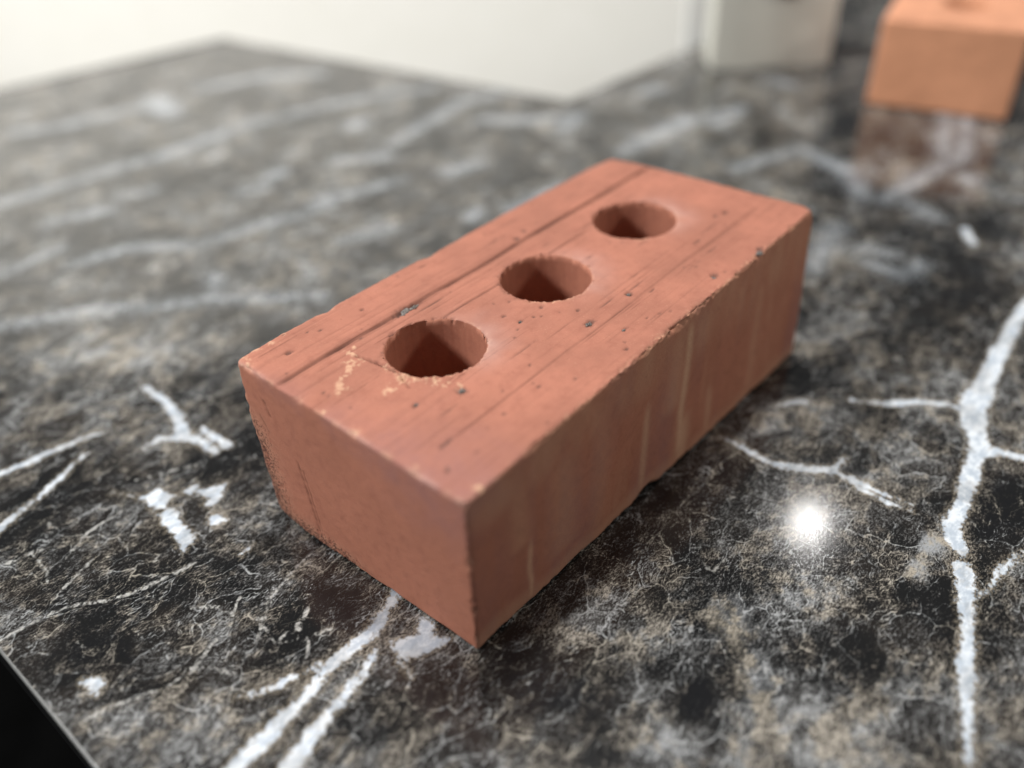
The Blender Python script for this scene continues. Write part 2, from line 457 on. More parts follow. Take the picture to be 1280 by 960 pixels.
PATCHES = [
  [[-0.8,25.5],[-0.2,21.2],[-5.0,16.0],[-0.9,11.5],[-6.8,12.4],[-14.6,15.8],[-17.0,19.7],[-14.4,24.7],[-8.3,20.1]],
  [[-37.3,164.0],[-31.3,155.0],[-28.5,150.8],[-24.2,152.0],[-22.4,143.2],[-28.7,139.9],[-31.8,142.4],[-30.5,149.1]],
  [[-31.6,138.7],[-26.5,137.8],[-26.0,133.0],[-29.3,127.2],[-29.0,119.0],[-30.8,116.1],[-36.0,114.5],[-35.5,118.9],[-33.9,123.1],[-33.3,134.1]],
  [[-19.7,141.9],[-13.2,141.7],[-16.2,137.6]],
  [[-14.8,136.4],[-5.7,132.2],[-10.6,127.7],[-16.5,124.5],[-17.8,129.6],[-14.0,130.5]],
  [[-21.9,120.6],[-17.4,121.6],[-16.2,114.8],[-21.2,116.4]],
]
HAIRLINES = [
  [[-97.7,128.4,0.8],[-82.2,125.9,0.83],[-76.1,123.7,1.04],[-65.4,114.9,1.04],[-56.1,110.6,1.26],[-44.5,107.7,1.08],[-36.6,105.6,0.65]],
  [[-83.1,161.4,0.69],[-72.8,157.8,0.93],[-67.1,155.7,0.47]],
  [[-94.1,78.1,1.03],[-84.1,74.5,0.88],[-73.3,69.2,0.71],[-61.7,66.9,0.55]],
  [[-38.5,55.7,0.56],[-31.3,54.4,0.57],[-23.5,57.8,0.59],[-34.3,50.5,0.37],[-39.1,55.0,0.56],[-36.9,69.0,0.39]],
  [[-31.7,47.4,0.56],[-36.4,42.5,0.54]],
  [[-31.1,48.2,0.56],[-23.6,44.9,0.57]],
  [[-43.3,60.1,0.56],[-28.2,71.7,0.61],[-17.1,74.8,0.63],[-6.6,76.6,0.65]],
  [[-48.9,89.1,0.81],[-43.2,83.2,1.01],[-42.1,75.4,0.79],[-35.3,80.4,0.61]],
  [[-64.9,71.2,0.55],[-58.3,63.1,0.73],[-54.2,53.6,0.54]],
  [[77.5,-36.6,0.61],[76.1,-40.6,0.6],[83.4,-41.1,0.41],[86.8,-42.4,0.62],[90.6,-41.2,0.42]],
  [[-51.2,71.3,0.95],[-60.7,68.5,0.92]],
  [[-66.7,145.3,0.45],[-54.1,151.5,0.71],[-40.8,151.6,0.49]],
  [[-78.4,130.9,0.63],[-67.6,134.6,0.66],[-56.3,138.4,0.46]],
  [[-72.5,158.6,0.46],[-73.6,144.9,0.67],[-75.9,139.0,0.44]],
  [[-27.3,163.1,0.52],[-5.4,150.8,0.79]],
]
CLOUDS = [
  [62.3,-53.2,5.8,-7.1,8.7,5.0,1.0],
  [44.1,-73.3,6.1,-7.5,18.3,9.9,0.9],
  [88.7,-70.1,10.1,-12.4,13.0,6.2,0.9],
  [119.5,-49.0,11.0,-13.7,15.6,7.8,0.25],
  [46.3,-17.6,10.3,-12.7,7.1,5.1,0.35],
  [37.0,-37.0,9.7,-12.0,5.2,3.5,0.8],
  [23.9,-11.0,10.0,-12.3,6.4,5.1,0.5],
  [29.3,-63.0,5.5,-6.7,8.1,4.9,-1.6],
  [4.7,-29.5,17.0,-20.8,11.2,8.8,-0.9],
  [103.8,-86.0,10.0,-12.4,17.1,7.1,-0.6],
  [80.5,-90.4,6.4,-7.8,15.1,6.5,-0.5],
  [135.8,-94.4,3.1,-3.9,5.3,1.9,2.2],
  [120.8,-94.4,2.7,-3.4,5.0,1.9,2.0],
  [71.5,-106.8,18.1,-22.1,16.9,6.6,0.5],
  [47.9,-94.7,8.9,-10.8,15.2,7.0,0.4],
  [166.6,-107.9,10.7,-13.4,26.6,8.0,-0.9],
  [161.6,-74.5,7.5,-9.4,18.0,6.9,-0.3],
  [173.7,-60.2,11.7,-14.8,19.4,7.9,0.45],
  [152.2,-62.7,5.6,-7.1,6.0,2.5,0.6],
  [118.0,-19.6,15.3,-19.2,20.6,11.9,0.0],
  [76.9,4.3,18.6,-23.3,25.3,18.2,-0.35],
  [10.8,-4.8,6.6,-8.1,9.7,8.3,-0.4],
  [230.6,-55.0,16.9,-21.8,18.0,6.7,-0.2],
  [326.0,-44.1,14.4,-19.0,43.1,14.2,-0.9],
  [254.0,-11.6,13.8,-18.1,43.3,19.0,0.1],
  [221.3,-2.5,9.0,-11.7,25.3,12.3,0.35],
  [485.7,90.1,9.4,-13.4,77.4,33.9,-0.6],
  [752.1,207.0,7.9,-12.4,54.5,23.9,-0.5],
  [-50.8,164.1,23.8,-29.8,13.8,26.5,-0.55],
  [-79.9,92.0,18.4,-22.5,9.8,18.0,-0.7],
  [-100.0,89.5,6.4,-7.8,5.4,11.1,0.2],
  [-83.3,52.7,15.4,-18.7,7.2,12.0,0.5],
  [-68.1,54.9,12.7,-15.5,6.5,9.9,0.25],
  [-15.5,70.0,10.8,-13.4,14.6,18.4,-0.2],
  [-17.8,45.6,6.9,-8.5,9.0,10.5,-0.9],
  [-28.9,75.3,7.1,-8.8,8.9,12.0,0.25],
  [-42.1,75.4,8.7,-10.7,6.0,8.7,0.35],
  [-27.0,4.8,9.4,-11.4,11.9,12.4,-0.2],
  [15.9,252.7,34.3,-44.4,11.2,19.9,0.6],
  [-20.8,268.2,14.4,-18.6,12.6,26.8,0.4],
  [7.5,202.6,22.8,-29.1,10.0,16.5,0.15],
  [-21.3,220.9,13.5,-17.2,8.7,16.8,-0.4],
  [17.3,137.9,8.4,-10.7,19.8,26.9,-0.5],
  [21.2,185.1,9.1,-11.6,14.1,21.3,0.0],
  [126.1,234.4,21.6,-28.6,17.8,21.7,0.25],
  [118.1,274.8,16.8,-22.4,18.0,24.5,0.5],
  [70.4,323.1,19.8,-26.3,21.2,36.1,-0.4],
  [215.3,264.5,24.1,-32.9,34.2,36.1,-0.2],
  [-13.7,30.2,6.7,-8.3,4.4,4.8,0.5],
  [-48.0,13.9,6.1,-7.4,10.5,12.5,0.5],
  [-23.0,-8.4,9.2,-11.2,11.9,11.5,-0.4],
  [-15.4,-17.7,7.6,-9.3,10.1,9.1,0.15],
  [16.5,-56.5,7.5,-9.1,9.0,5.9,0.7],
  [9.5,-63.8,8.7,-10.6,6.3,4.1,0.8],
]

def seg_field(X, Y, polys, margin):
    """signed distance (mm) to a set of tapering strokes, negative inside"""
    D = np.full(X.shape, margin)
    for poly in polys:
        for (x0, y0, w0), (x1, y1, w1) in zip(poly[:-1], poly[1:]):
            pad = margin + max(w0, w1)
            sel = np.nonzero((X > min(x0, x1) - pad) & (X < max(x0, x1) + pad) & (Y > min(y0, y1) - pad) & (Y < max(y0, y1) + pad))
            if not len(sel[0]):
                continue
            x, y = X[sel], Y[sel]
            dx, dy = x1 - x0, y1 - y0
            t = np.clip(((x - x0) * dx + (y - y0) * dy) / (dx * dx + dy * dy + 1e-9), 0, 1)
            d = np.hypot(x - x0 - t * dx, y - y0 - t * dy) - 0.5 * (w0 + (w1 - w0) * t)
            D[sel] = np.minimum(D[sel], d)
    return D

def poly_field(X, Y, polys, D):
    for q in polys:
        q = np.array(q)
        n = len(q)
        lo, hi = q.min(0) - 8, q.max(0) + 8
        sel = np.nonzero((X > lo[0]) & (X < hi[0]) & (Y > lo[1]) & (Y < hi[1]))
        x, y = X[sel], Y[sel]
        d = np.full(x.shape, 1e3)
        inside = np.zeros(x.shape, bool)
        for i in range(n):
            (x0, y0), (x1, y1) = q[i], q[(i + 1) % n]
            dx, dy = x1 - x0, y1 - y0
            t = np.clip(((x - x0) * dx + (y - y0) * dy) / (dx * dx + dy * dy + 1e-9), 0, 1)
            d = np.minimum(d, np.hypot(x - x0 - t * dx, y - y0 - t * dy))
            cr = ((y0 > y) != (y1 > y)) & (x < (x1 - x0) * (y - y0) / (y1 - y0 + 1e-12) + x0)
            inside ^= cr
        D[sel] = np.minimum(D[sel], np.where(inside, -d, d) - 0.5)
    return D

TX0, TX1, TY0 = -99.0, 1250.0, -420.0
def back_c(x):                                    # back edge of the long leg (mm)
    return 286.3 - 0.056 * np.clip(x - 416.4, 0, None)
def side_b(y):                                    # inner edge of the short leg
    return 416.4 - 0.1412 * (y - 286.3)
def end_a(x):                                     # end of the short leg
    return 708.2 - 0.1835 * (x - 158.3)

def pattern(X, Y):
    vein = poly_field(X, Y, PATCHES, seg_field(X, Y, VEINS, 8.0))
    hair = seg_field(X, Y, HAIRLINES, 6.0)
    soft = seg_field(X, Y, SOFT, 24.0)
    cloud = np.zeros(X.shape)
    for (px, py, ax, ay, bx, by, amp) in CLOUDS:
        det = ax * by - ay * bx
        dx, dy = X - px, Y - py
        u = (dx * by - dy * bx) / det
        v = (dy * ax - dx * ay) / det
        cloud += amp * np.exp(-(u * u + v * v))
    return dict(vein=vein, hair=hair, cloud=cloud, soft=soft)

worktop = empty('worktop', (0, 0, 0))
tag(worktop, kind='structure')
def sheet(GX, GY):
    X, Y = GX.ravel(), GY.ravel()
    nx, ny = GX.shape
    I, J = np.meshgrid(np.arange(nx - 1), np.arange(ny - 1), indexing='ij')
    k = (I * ny + J).ravel()
    quads = np.stack([k, k + ny, k + ny + 1, k + 1], 1)
    return np.stack([X / 1000, Y / 1000, np.zeros(len(X))], 1), quads, pattern(X, Y)

xs = np.concatenate([np.arange(TX0, 330, 1.3), np.linspace(330, 416.4, 40)[:-1], np.linspace(416.4, TX1, 200)])
t = np.concatenate([np.linspace(TY0, -180, 40)[:-1], np.arange(-180, 286.0, 1.3), [286.3]])
GX, GY = np.meshgrid(xs, t, indexing='ij')
w = np.clip((GY - 100) / 186.3, 0, 1)
v1, q1, p1 = sheet(GX, GY - w * (286.3 - back_c(GX)))
xs2 = np.concatenate([np.arange(TX0, 330, 2.0), np.linspace(330, 416.4, 30)])
t2 = np.linspace(0, 1, 160)
GX, T = np.meshgrid(xs2, t2, indexing='ij')
GY = 286.3 + T * (end_a(GX) - 286.3)
SX = TX0 + (GX - TX0) * (side_b(GY) - TX0) / (416.4 - TX0)
v2, q2, p2 = sheet(SX, GY)
mesh_obj('marble_surface', np.concatenate([v1, v2]), np.concatenate([q1, q2 + len(v1)]), M_MARBLE, worktop, True,
         {k: np.concatenate([p1[k], p2[k]]) for k in p1})
# slightly rounded edge band all round the L-shaped top, and its underside
xb, ya0 = side_b(672.0), end_a(TX0)
OUT = [(TX0, TY0), (TX1, TY0), (TX1, float(back_c(TX1))), (416.4, 286.3), (362.0, float(end_a(362.0))), (TX0, ya0)]
OUT = [Vector((x / 1000, y / 1000)) for x, y in OUT]
ring = []
for i, p in enumerate(OUT):
    d0 = (p - OUT[i - 1]).normalized()
    d1 = (OUT[(i + 1) % len(OUT)] - p).normalized()
    n0, n1 = Vector((d0.y, -d0.x)), Vector((d1.y, -d1.x))
    ring.append((n0 + n1) / (1 + n0.dot(n1)))
n = len(OUT)
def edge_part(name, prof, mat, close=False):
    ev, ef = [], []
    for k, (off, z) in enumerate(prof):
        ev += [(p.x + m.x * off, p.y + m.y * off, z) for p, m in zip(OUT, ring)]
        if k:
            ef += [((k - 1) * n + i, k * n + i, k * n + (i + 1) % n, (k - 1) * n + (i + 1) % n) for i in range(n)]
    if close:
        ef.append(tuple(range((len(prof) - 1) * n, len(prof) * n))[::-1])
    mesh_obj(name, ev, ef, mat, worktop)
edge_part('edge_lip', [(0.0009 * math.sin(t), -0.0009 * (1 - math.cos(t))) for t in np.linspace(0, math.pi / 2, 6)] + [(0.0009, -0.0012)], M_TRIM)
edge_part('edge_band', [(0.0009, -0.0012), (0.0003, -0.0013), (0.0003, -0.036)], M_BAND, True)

def prism(name, foot, z0, z1, mat, parent=None):
    n = len(foot)
    v = [(x, y, z0) for x, y in foot] + [(x, y, z1) for x, y in foot]
    f = [tuple(range(n))[::-1], tuple(range(n, 2 * n))] + [(i, (i + 1) % n, n + (i + 1) % n, n + i) for i in range(n)]
    o = mesh_obj(name, v, f, mat, parent)
    return o

WALL = [(-0.72, 2.50), (1.78, 0.745), (1.84, 0.83), (-0.66, 2.585)]
wall = prism('wall', WALL, -0.775, 0.95, M_WALL)
tag(wall, kind='structure')
strip = prism('strip', [(-0.012, 0.004), (0.0, -0.012), (0.012, 0.0), (0.0, 0.016)], -0.775, 0.34, M_GAP_SHADE)  # added upright, its grey stands in for the shaded gap beside the post
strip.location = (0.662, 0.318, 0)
tag(strip, 'narrow grey upright strip standing in for the shaded gap between the cream wall and the beige post', 'strip')
post = empty('post', (0.590, 0.212, 0))
tag(post, 'blurred beige upright post at the back of the worktop, near the orange brick', 'post')
pv = prism('post_shaft', [(-0.050, 0.020), (-0.040, 0.008), (0.016, -0.052), (0.034, -0.038), (-0.02, 0.045)], 0.0005, 0.34, M_POST, post)
knob_v, knob_f = [], []
for k in range(3):
    for q in range(12):
        t = q / 12 * 2 * math.pi
        rr = (0.010, 0.010, 0.006)[k]
        knob_v.append((rr * math.cos(t), -(0.0, 0.004, 0.006)[k], rr * math.sin(t)))
for k in range(2):
    for q in range(12):
        knob_f.append((k * 12 + q, k * 12 + (q + 1) % 12, k * 12 + 12 + (q + 1) % 12, k * 12 + 12 + q))
knob_f.append(tuple(range(24, 36)))
knob = mesh_obj('bolt', knob_v, knob_f, M_DARK, post, True)
knob.location = (-0.0145, -0.0200, 0.066)
knob.rotation_euler = (0, 0, math.radians(-47))

# ------------------------------------------------------------------ bricks
def brick_mesh(step, size, corners, holes, hole_r, seed, features):
    L, W, H = size
    Nx, Ny, Nz = int(round(L / step)), int(round(W / step)), int(round(H / step))
    gid = np.full((Nx + 1, Ny + 1, Nz + 1), -1, np.int64)
    surf = np.zeros_like(gid, bool)
    surf[0], surf[-1] = True, True
    surf[:, 0], surf[:, -1] = True, True
    surf[:, :, 0], surf[:, :, -1] = True, True
    idx = np.argwhere(surf)
    gid[surf] = np.arange(len(idx))
    q = idx / np.array([Nx, Ny, Nz]) * np.array([L, W, H])
    quads = []
    def face(g, flip):
        a, b, c, d = g[:-1, :-1], g[1:, :-1], g[1:, 1:], g[:-1, 1:]
        s = np.stack([a, b, c, d] if not flip else [a, d, c, b], -1).reshape(-1, 4)
        return s
    quads += [face(gid[0], True), face(gid[-1], False), face(gid[:, 0], False), face(gid[:, -1], True)]
    cx, cy = (np.arange(Nx) + 0.5) * L / Nx, (np.arange(Ny) + 0.5) * W / Ny
    CX, CY = np.meshgrid(cx, cy, indexing='ij')
    cut = np.zeros((Nx, Ny), bool)
    for hx, hy in holes:
        cut |= np.hypot(CX - hx, CY - hy) < hole_r
    keep = ~cut.ravel()
    quads += [face(gid[:, :, -1], False)[keep], face(gid[:, :, 0], True)[keep]]
    # rim vertices touch both kept and removed cells
    pad_c = np.zeros((Nx + 2, Ny + 2), bool); pad_c[1:-1, 1:-1] = cut
    cnt = pad_c[:-1, :-1].astype(int) + pad_c[1:, :-1] + pad_c[:-1, 1:] + pad_c[1:, 1:]
    rim = np.argwhere((cnt > 0) & (cnt < 4))
    extra, extra_depth = [], []
    nbase = len(q)
    NR = 14
    rim_pos = rim / np.array([Nx, Ny]) * np.array([L, W])
    for hi, (hx, hy) in enumerate(holes):
        dd = np.hypot(rim_pos[:, 0] - hx, rim_pos[:, 1] - hy)
        sel = np.nonzero(dd < hole_r * 1.4)[0]
        ang = np.arctan2(rim_pos[sel, 1] - hy, rim_pos[sel, 0] - hx)
        o = np.argsort(ang)
        sel, ang = sel[o], ang[o]
        i, j = rim[sel, 0], rim[sel, 1]
        tg, bgid = gid[i, j, Nz], gid[i, j, 0]
        jag = 0.0014 * np.clip(vnoise(ang * 13, hi * 9.0, 0, seed + 5) - 0.35, 0, 1) + 0.0007 * np.clip(vnoise(ang * 31, hi * 9.0, 2, seed + 4) - 0.3, 0, 1) + 0.00045 * vnoise(ang * 4, hi * 7.0, 3, seed + 6)
        for g in (tg, bgid):
            q[g, 0] = hx + (hole_r + jag) * np.cos(ang)
            q[g, 1] = hy + (hole_r + jag) * np.sin(ang)
        rings = [tg]
        for k in range(1, NR):
            z = H * (1 - (k / NR) ** 1.6) if k > 1 else H - 0.0004
            rr = hole_r + 0.00009 * vnoise(ang * 14, k * 0.35, hi * 5.0, seed + 8) - 0.0003 * (1 - math.exp(-k * 2.0))
            ids = nbase + sum(len(e) for e in extra) + np.arange(len(sel))
            extra.append(np.stack([hx + rr * np.cos(ang), hy + rr * np.sin(ang), np.full(len(sel), z)], 1))
            rings.append(ids)
        rings.append(bgid)
        for r0, r1 in zip(rings[:-1], rings[1:]):
            quads.append(np.stack([r0, np.roll(r0, -1), np.roll(r1, -1), r1], 1))
    quads = np.concatenate(quads)
    if extra:
        q = np.concatenate([q] + extra)
    is_hole = np.arange(len(q)) >= nbase
    # drop unused vertices
    used = np.zeros(len(q), bool); used[quads.ravel()] = True
    remap = np.cumsum(used) - 1
    quads, q, is_hole = remap[quads], q[used], is_hole[used]
    # --- rounded, chipped arrises
    x, y, z = q.T * 1000
    base_r = features.get('radius', 1.1)
    rad = base_r + 0.35 * vnoise(x / 6, y / 6, z / 6, seed + 1) + 1.5 * np.clip(vnoise(x / 3.1, y / 3.1, z / 3.1, seed + 2) - 0.35, 0, 1) \
        + 0.25 * vnoise(x / 1.1, y / 1.1, z / 1.1, seed + 3)
    for (ex, ey, ez, er, add) in features.get('corner_round', []):
        rad = rad + add * np.exp(-((x - ex) ** 2 + (y - ey) ** 2 + (z - ez) ** 2 * features.get('zsq', 0.2)) / er ** 2)
    rad = np.clip(rad, 0.35, 9.0) / 1000
    dims = np.array([L, W, H])
    c = np.clip(q, rad[:, None], dims - rad[:, None])
    d = q - c
    ln = np.linalg.norm(d, axis=1)
    nrm = d / np.maximum(ln, 1e-9)[:, None]
    solid = ~is_hole
    q2 = q.copy()
    q2[solid] = (c + nrm * rad[:, None])[solid]
    # --- surface relief
    disp = 0.00022 * vnoise(x / 26, y / 26, z / 26, seed + 10) + 0.00010 * fbm(x / 5, y / 5, z / 5, seed + 11) + 0.00005 * vnoise(x / 1.3, y / 1.3, z / 1.3, seed + 12)
    A = {k: np.zeros(len(q)) for k in ('groove', 'pale', 'speck', 'bloom', 'torn', 'flash', 'top')}
    topm = solid & (nrm[:, 2] > 0.5)
    A['top'] = topm.astype(float)
    fn = features.get('surface')
    if fn:
        disp = disp + fn(x, y, z, nrm, topm, solid, A)
    q2[solid] += nrm[solid] * disp[solid][:, None]
    # --- bend the box to this brick's own, slightly irregular corners
    u, v, w = (q2 / dims).T
    B = np.array(corners)            # [bottom/top][4][2]: (0,0) (1,0) (1,1) (0,1)
    def bil(k):
        cc = B[k]
        return ((1 - u) * (1 - v))[:, None] * cc[0] + (u * (1 - v))[:, None] * cc[1] + (u * v)[:, None] * cc[2] + ((1 - u) * v)[:, None] * cc[3]
    xy = bil(0) * (1 - w)[:, None] + bil(1) * w[:, None]
    out = np.concatenate([xy, (w * H)[:, None]], 1)
    out[:, 2] -= min(0.0, out[:, 2].min())
    return out, quads, A

GROOVES = [  # y, x from, x to, width, depth, darkness (mm)
    (82.6, -2, 218, 1.15, 0.95, 1.0), (80.9, -2, 218, 0.45, 0.25, 0.45), (84.9, -2, 120, 0.5, 0.16, 0.25),
    (77.6, 8, 110, 0.40, 0.22, 0.35), (67.9, 58, 104, 0.50, 0.60, 1.0), (66.8, 112, 150, 0.50, 0.50, 0.8), (70.4, 66, 95, 0.30, 0.16, 0.3),
    (30.6, 70, 155, 0.28, 0.16, 0.45), (20.9, 14, 206, 0.42, 0.34, 0.75), (19.7, 60, 206, 0.26, 0.18, 0.5), (8.0, 84, 148, 0.26, 0.16, 0.5),
    (101.3, -2, 46, 0.40, 0.18, 0.3), (73.5, -2, 26, 0.9, 0.22, 0.30), (96.5, 30, 190, 0.30, 0.12, 0.2), (91.0, 10, 140, 0.26, 0.12, 0.22),
    (88.2, 20, 210, 0.35, 0.14, 0.25), (62.0, 0, 28, 0.3, 0.12, 0.2), (13.4, 30, 120, 0.25, 0.09, 0.18), (25.8, 30, 190, 0.25, 0.08, 0.15),
    (36.0, 4, 40, 0.4, 0.12, 0.2), (26.0, 2, 30, 0.6, 0.15, 0.3), (75.6, 60, 218, 0.3, 0.12, 0.2), (46, 130, 210, 0.3, 0.08, 0.12)]
PITS = [  # x, y, half length along the drag, half width, depth (mm)
    (14.4, 93.6, 1.5, 0.8, .7), (48.2, 94.8, .7, .5, .6), (21.5, 40.4, 1.0, .7, .4), (7.2, 12.9, .9, .7, .4), (14.7, 21.1, 2.4, .6, .35), (75.9, 51.7, .9, .5, .5),
    (19.7, 104, .8, .5, .4), (94.6, 33.3, .9, .6, .5), (88.4, 44.8, .9, .7, .5), (94.6, 13.2, 1.1, .7, .5), (76.7, 44.8, 1.2, .7, .6), (162.5, 25.4, 2.8, .5, .5),
    (121.9, 19.6, 1.6, .5, .5), (123.4, 85.6, 1.6, 1.1, .5), (130, 87.3, 1.4, .9, .4), (191, 29.1, 1.6, 1.0, .5), (186, 31.0, 1.3, .8, .4), (52, 16.5, .7, .5, .3), (40, 3.6, .7, .5, .3),
    (35.3, 16.5, .8, .6, .3), (85.5, 6.2, .8, .5, .5), (82, 43.0, .6, .5, .4), (84, 41.0, .7, .5, .4), (105, 11, .7, .4, .4), (110, 9.0, .6, .4, .4), (88, 9.0, .7, .4, .4), (59, 26, .6, .4, .3), (68, 40, .5, .4, .3), (30, 96, .9, .5, .4), (26, 98.5, .7, .4, .3),
    (56.6, 82.4, 3.6, 1.7, .7), (61, 82.1, 2.8, 1.4, .6), (35.7, 34.1, 1.6, 1.6, .5), (90.6, 25, 2.2, 1.3, .6), (114.5, 24.9, 1.5, 1.2, .6), (143.3, 6.6, 1.9, 1.3, .6), (170.6, 2.4, 2.6, 1.4, .5)]
FLECKS = [  # pale chipped spots on top
    (11.2, 63.5, 1.3), (14.0, 66.0, 1.1), (17.5, 68.6, 1.3), (22, 71.5, 1.0), (27.6, 76.5, 1.6), (24.5, 75.5, 1.2), (29.9, 56.1, 1.6), (30.6, 52.8, 1.7), (31.6, 49.4, 1.7), (34.9, 45.9, 1.7), (39.5, 42.8, 1.2),
    (0.8, 45.4, 1.4), (0.8, 21.0, 1.4), (7.5, 1.6, 1.4), (34.8, 40.0, 1.2), (21.6, 52.2, 1.5), (1.6, 60, 1.0), (8.2, 104.5, 1.4), (14.8, 104.6, 1.4), (3.5, 103.5, 1.3), (20, 104.8, .9), (1.0, 100, 1.2), (37, 36.2, 1.1), (30, 79, 1.0),
    (28.5, 54.5, 2.4), (32.2, 50.5, 2.0), (25.5, 73.5, 2.2), (20.0, 70.5, 1.5), (29.2, 62, 1.3), (33.5, 44.0, 1.6), (12.5, 65.0, 1.2)]
CRACK = [(27.6, 74.4), (29.4, 66.0), (30.0, 58.1), (28.6, 53.5), (26.9, 48.8)]

def main_surface(x, y, z, n, top, solid, A):
    d = np.zeros(len(x))
    wob = 0.35 * vnoise(x / 24, 0, 0, 71)
    for (gy, x0, x1, w, dep, dk) in GROOVES:
        t = (y - gy - wob) / (0.78 * w)
        k = np.exp(-t * t) * sstep(x0, x0 + 8, x) * (1 - sstep(x1 - 8, x1, x)) * (0.78 + 0.22 * vnoise(x / 9, gy, 0, 72)) * top
        d -= 0.001 * dep * k
        A['groove'] = np.maximum(A['groove'], dk * k)
    # fine drag lines of the cutting wire
    dl = vnoise(x / 40, y / 0.55, 0, 73) * 0.6 + vnoise(x / 70, y / 1.7, 0, 74)
    d += top * 0.00005 * dl
    A['groove'] = np.maximum(A['groove'], top * 0.22 * np.clip(dl - 0.55, 0, 1))
    # step: the left third of the top was smeared over, a hair higher
    d += top * 0.00022 * sstep(82.2, 83.6, y)
    for (px, py, a, b, dep) in PITS:
        s = (np.abs((x - px) / a) ** 2 + np.abs((y - py) / b) ** 2) * np.exp(0.9 * vnoise(x / 0.75, y / 0.75, 0, 75) + 0.6 * vnoise(x / 1.6, y / 1.6, 0, 175))
        k = np.exp(-s * s) * top
        d -= 0.001 * dep * k
        A['speck'] = np.maximum(A['speck'], 0.75 * k)
    rp = np.random.default_rng(23)
    for q in range(70):                                   # pinholes and short nicks dragged along the face
        px, py = rp.uniform(4, 211), rp.uniform(3, 102)
        a, b = (rp.uniform(0.35, 0.8), rp.uniform(0.3, 0.55)) if q < 45 else (rp.uniform(2.0, 6.0), rp.uniform(0.22, 0.34))
        near = (np.abs(x - px) < 4 * a) & (np.abs(y - py) < 4 * b) & top
        s = ((x[near] - px) / a) ** 2 + ((y[near] - py) / b) ** 2
        k = np.exp(-s * np.exp(0.7 * vnoise(x[near] / 0.7, y[near] / 0.7, 0, 77)))
        d[near] -= 0.00035 * k
        A['speck'][near] = np.maximum(A['speck'][near], rp.uniform(0.5, 0.95) * k)
    for (px, py, r) in FLECKS:
        s = np.hypot(x - px, y - py) / r * np.exp(0.8 * vnoise(x / 0.9, y / 0.9, 0, 76) + 0.5 * vnoise(x / 1.8, y / 1.8, 0, 276))
        k = np.exp(-s ** 4) * sstep(0.0, 0.35, vnoise(x / 1.3, y / 1.3, 9, 176) + 0.3) * (z > 68.3) * solid
        d += 0.00012 * k
        A['pale'] = np.maximum(A['pale'], 0.85 * k)
    for (x0, y0), (x1, y1) in zip(CRACK[:-1], CRACK[1:]):
        dx, dy = x1 - x0, y1 - y0
        t = np.clip(((x - x0) * dx + (y - y0) * dy) / (dx * dx + dy * dy), 0, 1)
        r = np.hypot(x - x0 - t * dx, y - y0 - t * dy) + 0.35 * vnoise(x / 1.2, y / 1.2, 0, 77)
        k = np.exp(-(r / 0.55) ** 2) * top
        d -= 0.0009 * k
        A['groove'] = np.maximum(A['groove'], 0.6 * k)
    # crumbly rims of the core holes
    for (hx, hy) in ((48, 57.6), (106, 56.8), (165, 57)):
        r = np.hypot(x - hx, y - hy) - 17.5
        an = np.arctan2(y - hy, x - hx)
        edge = np.exp(-np.clip(r, 0, 99) / 0.8) * top
        ch = np.clip(vnoise(x / 1.1, y / 1.1, 0, 78) + 0.6 * vnoise(x / 2.7, y / 2.7, 0, 178), 0, 1)
        d -= 0.0013 * edge * ch
        A['speck'] = np.maximum(A['speck'], 0.8 * edge * ch * np.clip(np.cos(an - 1.9) + 0.4, 0, 1))
        d += (hx < 60) * 0.0009 * np.exp(-((r - 1.0) / 1.3) ** 2) * top * np.clip(np.cos(an - 3.9), 0, 1) ** 3 * np.clip(0.6 + vnoise(x / 1.7, y / 1.7, 0, 278), 0, 1.2)
        front = np.clip(np.cos(an - 3.75), 0, 1) ** 2
        far = np.clip(np.cos(an + 0.65), 0, 1) ** 2
        A['pale'] = np.maximum(A['pale'], edge * 0.75 * front * np.clip(vnoise(x / 2.0, y / 2.0, 1, 79) + .45, 0, 1))
        A['pale'] = np.maximum(A['pale'], edge * 0.5 * far * np.clip(vnoise(x / 1.2, y / 1.2, 2, 80) + .5, 0, 1))
        A['bloom'] = np.maximum(A['bloom'], top * 0.55 * far * np.exp(-(np.clip(r, 0, 99) / 7.0) ** 2) * (0.6 + 0.4 * vnoise(x / 5, y / 5, 0, 81)))
    # crumbs bitten out of the long right-hand arris and of the others
    arr = np.exp(-((y / 1.8) ** 2 + ((z - 69) / 1.8) ** 2)) * solid
    bite = np.clip(vnoise(x / 2.2, y / 2, z / 2, 82) * 0.7 + vnoise(x / 0.9, y / 0.9, z / 0.9, 83) * 0.7, 0, 1)
    loc = 0.45 + np.exp(-((x - 106) / 26) ** 2) + 0.5 * np.exp(-((x - 165) / 14) ** 2)
    d -= 0.0015 * arr * bite * loc
    A['pale'] = np.maximum(A['pale'], 0.8 * arr * np.clip(bite * loc * 1.3, 0, 1))
    A['groove'] = np.maximum(A['groove'], 0.6 * arr * np.clip(vnoise(x / 1.6, y, z, 84), 0, 1) * loc)
